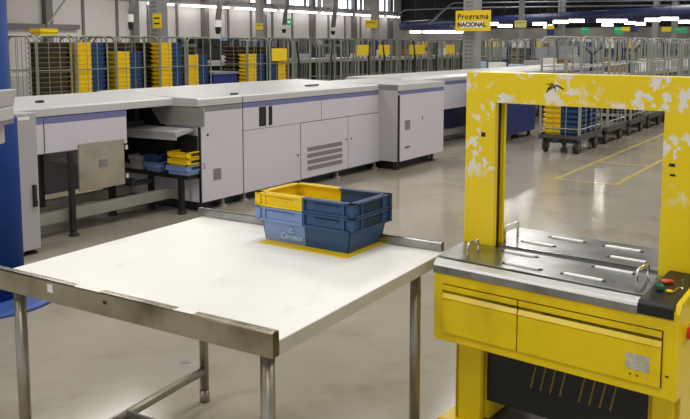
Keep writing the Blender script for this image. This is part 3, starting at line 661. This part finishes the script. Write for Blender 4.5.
# ============================================================ ROLL CAGES
def make_cage(L, W, H, wr, bz, cross=True, wm='cage'):
    c = bpy.data.objects.new('roll_cage', None); COL.objects.link(c); c.empty_display_size = .1
    part('platform', 'base', c, (0, W, 0, L, bz-.05, bz), (-.01, .03, -.01, L+.01, bz-.07, bz+.02), (W-.03, W+.01, -.01, L+.01, bz-.07, bz+.02))
    def panel(nm, axis, off, ln, nv, m=wm):
        P = (lambda a, z: (off, a, z)) if axis == 'x' else (lambda a, z: (a, off, z))
        bm = bm_new(); tube(bm, round_path([P(.015, bz), P(.015, H), P(ln-.015, H), P(ln-.015, bz)], .12, 4), .013, 6)
        for k in range(nv):
            a = .015+(ln-.03)*(k+1)/(nv+1); tube(bm, [P(a, bz), P(a, H)], .006, 4)
        for z in (bz+.10, bz+.55, bz+1.0): tube(bm, [P(.015, z), P(ln-.015, z)], .008, 4)
        obj(nm, bm, m, c)
    panel('side_panel', 'x', 0.0, L, 1); panel('side_panel', 'x', W, L, 2 if L < .7 else 3)
    panel('end_panel', 'y', 0.0, W, 2 if L > .7 else 1); panel('end_panel', 'y', L, W, 1)
    for x in (.06, W-.06):
        for y in (.12, L-.12):
            bm = bm_new(); tube(bm, [(x-.02, y, wr), (x+.02, y, wr)], wr, 14); w_ = obj('wheel', bm, 'rubber', c)
            bm = bm_new(); tube(bm, [(x-.024, y, wr), (x+.024, y, wr)], wr*.5, 10); obj('wheel_hub', bm, 'hub', w_)
            part('fork', 'cagedark', w_, (x-.03, x+.03, y-.03, y+.03, wr*1.6 if wr < .1 else wr+.05, bz-.05))
    if cross:
        part('tow_bar', 'cagedark', c, (W/2-.03, W/2+.03, -.22, .02, bz-.09, bz-.05), (0.05, W-.05, .06, .12, bz-.12, bz-.05))
    return c
cageA = make_cage(.62, .72, 1.72, .06, .20, False, 'cageleft')
cageR = make_cage(1.08, .60, 1.70, .11, .27, True)
protos = {}
def small_crate(kind, L, W, H=.0742, rim=.036):
    key = (kind, L, W, H)
    if key not in protos:
        a_, b_ = {'yb': ('crY', 'crB'), 'by': ('crB', 'crY'), 'k': ('crK', 'crK'), 'y': ('crY', 'crY')}[kind]
        c = bpy.data.objects.new('mail_crate', None); COL.objects.link(c); c.empty_display_size = .05
        for s_, m, n in ((-1, a_, 'left_half' if a_ == b_ else ('yellow_half' if a_ == 'crY' else 'blue_half')), (1, b_, 'right_half' if a_ == b_ else ('yellow_half' if b_ == 'crY' else 'blue_half'))):
            h = crate_half(s_, L, W, H, rim, m, c, n, False)
        if kind == 'k':
            part('rim', 'crO', c, (-L/2, L/2, -W/2-.004, -W/2+.004, H-.012, H), (-L/2-.004, -L/2+.004, -W/2, W/2, H-.012, H))
        protos[key] = [c, False]; return c
    return copy_tree(protos[key][0])
used = {id(cageA): False, id(cageR): False}
def cage(proto, u, v, label, group=None, dr=0.0):
    if not used[id(proto)]: o = proto; used[id(proto)] = True
    else: o = copy_tree(proto)
    place(o, MW(u, v), -MA+dr); tag(o, label, 'roll cage', group); return o
def fill(u, v, L, kind, z0, z1, W, desc, along=True, Lc=.56, group=None):
    n = int((z1-z0)/.075)
    for k in range(n):
        c = small_crate(kind, Lc, W)
        place(c, MW(u, v, z0+.003+k*.075), (math.pi/2-MA) if along else -MA)
        tag(c, '%s crate from the top in %s' % (ORD[n-1-k], desc), 'crate', 'crates in '+desc)
rows = [(1.80, 'k', 1.64, 'the dark-crate cage right of the blue pillar'), (2.50, 'yb', 1.64, 'the tall yellow-blue cage right of the dark one'), (3.28, 'yb', 1.49, 'the lower yellow-blue cage before dark crates'), (4.24, 'yb', 1.64, 'the tall yellow-blue cage below the battened column'), (4.90, 'yb', 1.44, 'the low yellow-blue cage left of blue cabinet'), (6.55, 'yb', 1.42, 'the cage just right of the blue cabinet'), (7.25, 'by', 1.40, 'the yellow-carded cage with blue crate ends leftmost')]
for (u, kind, top, desc) in rows:
    cage(cageA, u, -5.85, 'wire roll cage, '+desc)
    fill(u+.32, -5.28, .62, kind, .20, top, .24, desc, Lc=.575)
    if u > 1.9: fill(u+.32, -5.63, .62, 'k', .20, top+(.15 if top < 1.5 else 0), .34, 'the rear dark stack, %s filled cage from the left' % ORD[[q[0] for q in rows].index(u)], Lc=.575)
for i, (u, v) in enumerate(((3.40, -6.75), (4.13, -6.75))):
    desc = ('the left', 'the right')[i]+' dark stack behind yellow-blue cages'
    cage(cageA, u, v, 'wire roll cage, '+desc); fill(u+.31, v+.36, .62, 'k', .20, 1.64, .62, desc)
cage(cageA, .37, -5.85, 'empty wire roll cage, touching the blue pillar in view'); cage(cageA, 1.08, -5.85, 'empty wire roll cage left of the dark crates')
c = small_crate('y', .34, .28, .10, .05); place(c, MW(2.10, -5.35, 1.735), math.pi/2-MA); tag(c, 'single yellow crate lying on top of the dark crate cage', 'crate')
# empty cages along the machine
cards = {}
k = 0
EC = []
for i in range(15):
    u = 8.02+i*.86+(.12 if i % 3 else 0)
    EC.append((u, cage(cageA, u, -5.85, 'empty wire roll cage, %s to the right of the last filled cage' % ORD[i], 'empty cages behind the machine')))
for i in range(9):
    u = 8.4+i*1.5
    cage(cageA, u, -7.2, 'empty wire roll cage, %s in the second row behind' % ORD[i], 'second row of empty cages')
for i, (u, o) in enumerate(EC):
    if i % 3 != 2:
        bm = bm_new(); tube(bm, [(.73, .50, 1.66), (.75, .42, 1.3), (.73, .46, .5)] if i % 2 else [(.74, .10, 1.66), (.76, .17, 1.2), (.74, .14, .3)], .022, 6)
        obj('strap', bm, 'black', o)
    part('shelf', 'cagedark', o, (.03, .69, .03, .59, .72, .74))
for (x0, x1, z) in ((272, 287, 1.35), (355, 369, 1.42), (379, 390, 1.42), (405, 425, 1.42), (446, 456, 1.42)):
    ua, ub = u_at(x0, -5.1), u_at(x1, -5.1)
    if x0 == 272: par = [o for o in bpy.data.objects if o.get('label') == 'wire roll cage, the yellow-carded cage with blue crate ends leftmost'][0]; pu = 7.25
    else: pu, par = min(EC, key=lambda e: abs(e[0]+.3-(ua+ub)/2))
    part('label_card', 'card', par, (.735, .745, max(ua-pu, -.1), min(ub-pu, .75), z-.10, z+.16), label='yellow card hooked on the cage')
# right-hand row seen through the arch
for i in range(8):
    u = 5.87+1.42*i
    o = cage(cageR, u, 1.14, 'wire cart, %s in the row receding through the yellow arch' % ORD[i], 'carts in the row through the arch')
fill(6.13, 1.44, .6, 'yb', .27, .95, .46, 'the nearest cart through the arch', along=False, Lc=.545)
fill(6.65, 1.44, .6, 'yb', .27, .95, .46, 'the rear stack of the nearest cart through the arch', along=False, Lc=.545)
for i in (2, 4, 5):
    fill(5.87+1.42*i+.5, 1.44, .6, 'y' if i == 4 else 'k', .27, (.6, .9, .9)[(2, 4, 5).index(i)], .8, 'the %s cart through the arch' % ORD[i], along=False, Lc=.52)
# leaning dark tow frames in the right row
for i, (pts, Y) in enumerate((([(581, 44), (592, 54), (591, 71)], 13.5), ([(604, 45), (592, 55)], 13.5), ([(624, 47), (630, 56), (629, 73)], 15.5), ([(640, 45), (631, 54)], 15.5))):
    bm = bm_new(); tube(bm, [dist(x, y, Y) for x, y in pts], .022, 6); o = obj('folded_tow_bar', bm, 'cagedark')
    tag(o, ('dark bent bar raised on the second cart above the arch', 'dark short bar leaning on the bent bar of the second cart', 'dark bent bar raised on the third cart above the arch', 'dark short bar leaning on the bent bar of the third cart')[i], 'bar')
# cages beyond, around the far machine end
for i, (u, v) in enumerate(((13.2, -3.6), (15.0, -3.6), (17.5, -3.6), (20.5, -3.6), (18.5, -.9), (20.2, -.9), (22.4, -.9), (24.5, -.9), (26.5, -.9))):
    cage(cageA, u, v, 'empty wire roll cage between the far conveyors, %s counting from the left' % ORD[i], 'far cages between conveyors')
# ============================================================ CONVEYORS, STATIONS
def conveyor(lb, v0, v1, u0, u1, z, parcels=0, m='machlid'):
    c = mod('belt_conveyor', lb, 'conveyor')
    part('bed', m, c, (v0, v1, u0, u1, z-.12, z), bevel=.01)
    part('under_housing', 'blackmetal', c, (v0+.1, v1-.12, u0+.1, u1-.1, z-.75, z-.12))
    k = u0+.3
    while k < u1:
        part('leg', 'cagedark', c, (v1-.08, v1-.03, k, k+.05, 0, z-.12), (v0+.03, v0+.08, k, k+.05, 0, z-.12)); k += 2.4
    rnd = random.Random(int(u0*10))
    for j in range(parcels):
        L_ = rnd.uniform(.25, .45); uu = u0+.3+(u1-u0-.8)*j/parcels; h = rnd.uniform(.1, .28)
        o = part('parcel', rnd.choice(['paper', 'paper', 'machside', 'cardboard', 'print']), None, (-L_/2, L_/2, -L_/2.4, L_/2.4, 0, h), bevel=.008)
        place(o, MW(uu, (v0+v1)/2, z+.001), -MA+rnd.uniform(-.3, .3)); tag(o, '%s parcel from the left on the %s' % (ORD[j], lb), 'parcel', 'parcels on the '+lb)
conveyor('long pale conveyor behind the empty cages', -9.0, -8.3, 8.2, 30, 1.18, 14)
conveyor('long pale conveyor beyond the farther machine line', -2.75, -2.15, 11.2, 24, .98, 10)
conveyor('pale conveyor behind the carts at the right', .0, .6, 13, 30, .95, 14)
for i, (x0, x1, Y) in enumerate(((484, 507, 29), (534, 555, 29), (557, 572, 28.5), (583, 601, 25))):
    p = dist((x0+x1)/2, 60, Y); wd = (x1-x0)/795.5*Y
    st = thing('sorting_station', 'grey hooded sorting station on blue legs, %s of four from the left' % ORD[i], 'machine', (p.x, p.y, 0), 0)
    bm = bm_new(); prism(bm, [(-.3, 1.05), (.3, 1.05), (.3, 1.5), (-.12, 1.5)], 'x', -wd/2, wd/2); obj('hood', bm, 'grey', st, .01)
    part('body', 'navy', st, (-wd/2, wd/2, -.3, .3, .80, 1.05)); part('leg', 'navy', st, (wd/2-.14, wd/2, -.3, -.2, 0, .80)); part('leg', 'navy', st, (-wd/2, -wd/2+.10, -.3, -.2, 0, .8)); part('leg', 'navy', st, (-wd/2, wd/2, .2, .3, 0, .8))
def rack(lb, x0, x1, Y, zs, items):
    a = dist(x0, 44, Y); b = dist(x1, 44, Y); wd = (b-a).length
    r_ = thing('storage_rack', lb, 'rack', (a.x, a.y, 0), 0); top = max(zs)+.35
    for x in (0, wd-.04):
        for y in (0, .5): part('upright', 'navy', r_, (x, x+.04, y, y+.04, 0, top))
    for z in zs: part('shelf', 'grey', r_, (0, wd, 0, .54, z-.03, z))
    part('back_panel', 'backwall', r_, (0, wd, .54, .56, .3, top))
    rnd = random.Random(int(x0)); q_n = 0
    for z in zs:
        x = .08; j = 0
        while x < wd-.5:
            kd = rnd.choice(items); w2 = rnd.uniform(.22, .4); h = rnd.uniform(.10, .26)
            o = part('storage_box', kd, None, (0, w2, 0, .4, 0, h), bevel=.01); place(o, Vector((a.x+x, a.y+.06, z+.001)), 0)
            tag(o, '%s box, number %s on the %s' % ({'crY': 'yellow', 'cardboard': 'brown', 'paper': 'white', 'crK': 'dark', 'crB': 'blue', 'red': 'red', 'grey': 'grey'}[kd], ORD[q_n], lb), 'box', '%s boxes on the %s' % (kd if 0 else 'stored', lb) + ' ' + {'crY': 'yellow', 'cardboard': 'brown', 'paper': 'white', 'crK': 'dark', 'crB': 'blue', 'red': 'red', 'grey': 'grey'}[kd]); x += w2+rnd.uniform(.02, .12); q_n += 1
Z3 = (.55, .85, 1.15, 1.45)
rack('rack of yellow crates right of the large sign', 483, 509, 31, Z3, ['crY', 'crY', 'crK', 'grey', 'paper'])
rack('rack of brown boxes under the slim column', 510, 534, 32, Z3, ['cardboard', 'cardboard', 'paper', 'crK'])
rack('rack of mixed boxes right of the slim column', 535, 560, 32, Z3, ['paper', 'crY', 'grey', 'cardboard'])
rack('rack between the mixed and dark racks', 561, 583, 31, Z3[:3], ['grey', 'paper', 'crK', 'crB'])
rack('rack behind the leftmost right-hand cart', 584, 603, 29, Z3, ['crK', 'crB', 'paper', 'grey', 'red'])
rack('rack behind the middle right-hand carts', 604, 623, 29, Z3, ['crK', 'crB', 'paper', 'crY'])
rack('rack of yellow boxes behind the right carts', 624, 647, 29, Z3, ['crY', 'crY', 'crY', 'paper', 'crK'])
rack('rack of grey boxes near the right edge', 648, 668, 29, Z3, ['grey', 'paper', 'crK', 'grey'])
rack('rack cut by the right edge of the view', 669, 700, 29, Z3, ['crB', 'grey', 'crK', 'crY'])
rack('rack left of the large sign', 404, 450, 34, Z3, ['crY', 'paper', 'crB', 'grey', 'crK', 'crK'])
# remove unused prototypes

dl = mod('letter_sorting_line', 'long dark sorting line with grey covers behind the empty cages', 'machine')
part('body', 'cagedark', dl, (-11.2, -10.0, 8.5, 23, .1, 1.5)); part('plinth', 'blackmetal', dl, (-11.1, -10.1, 8.6, 22.9, 0, .1))
for k in range(8):
    y_ = 8.7+k*1.75
    part('cover', ('grey', 'cagedark', 'navy', 'base')[k % 4], dl, (-11.1, -10.1, y_, y_+1.5, 1.5, 1.5+(.1, .3, .2, .25)[(k*7) % 4]), bevel=.02)
for (x0, x1, Y, m_, lb) in ((478, 512, 38, 'backwall', 'pale partition behind the rack of yellow crates'), (524, 600, 40, 'grey', 'grey partition behind the mixed boxes, right of the slim column'), (604, 690, 36, 'backwall', 'pale partition behind the carts near the right edge')):
    a = dist(x0, 44, Y); b = dist(x1+8, 44, Y); wd = (b-a).length
    o = thing('partition_screen', lb, 'screen', (a.x, a.y, 0), 0)
    part('screen_panel', m_, o, (0, wd, 0, .06, .1, 1.75)); 
    for x in (0, wd-.06): part('screen_post', 'post', o, (x, x+.06, -.04, .1, 0, 1.8))
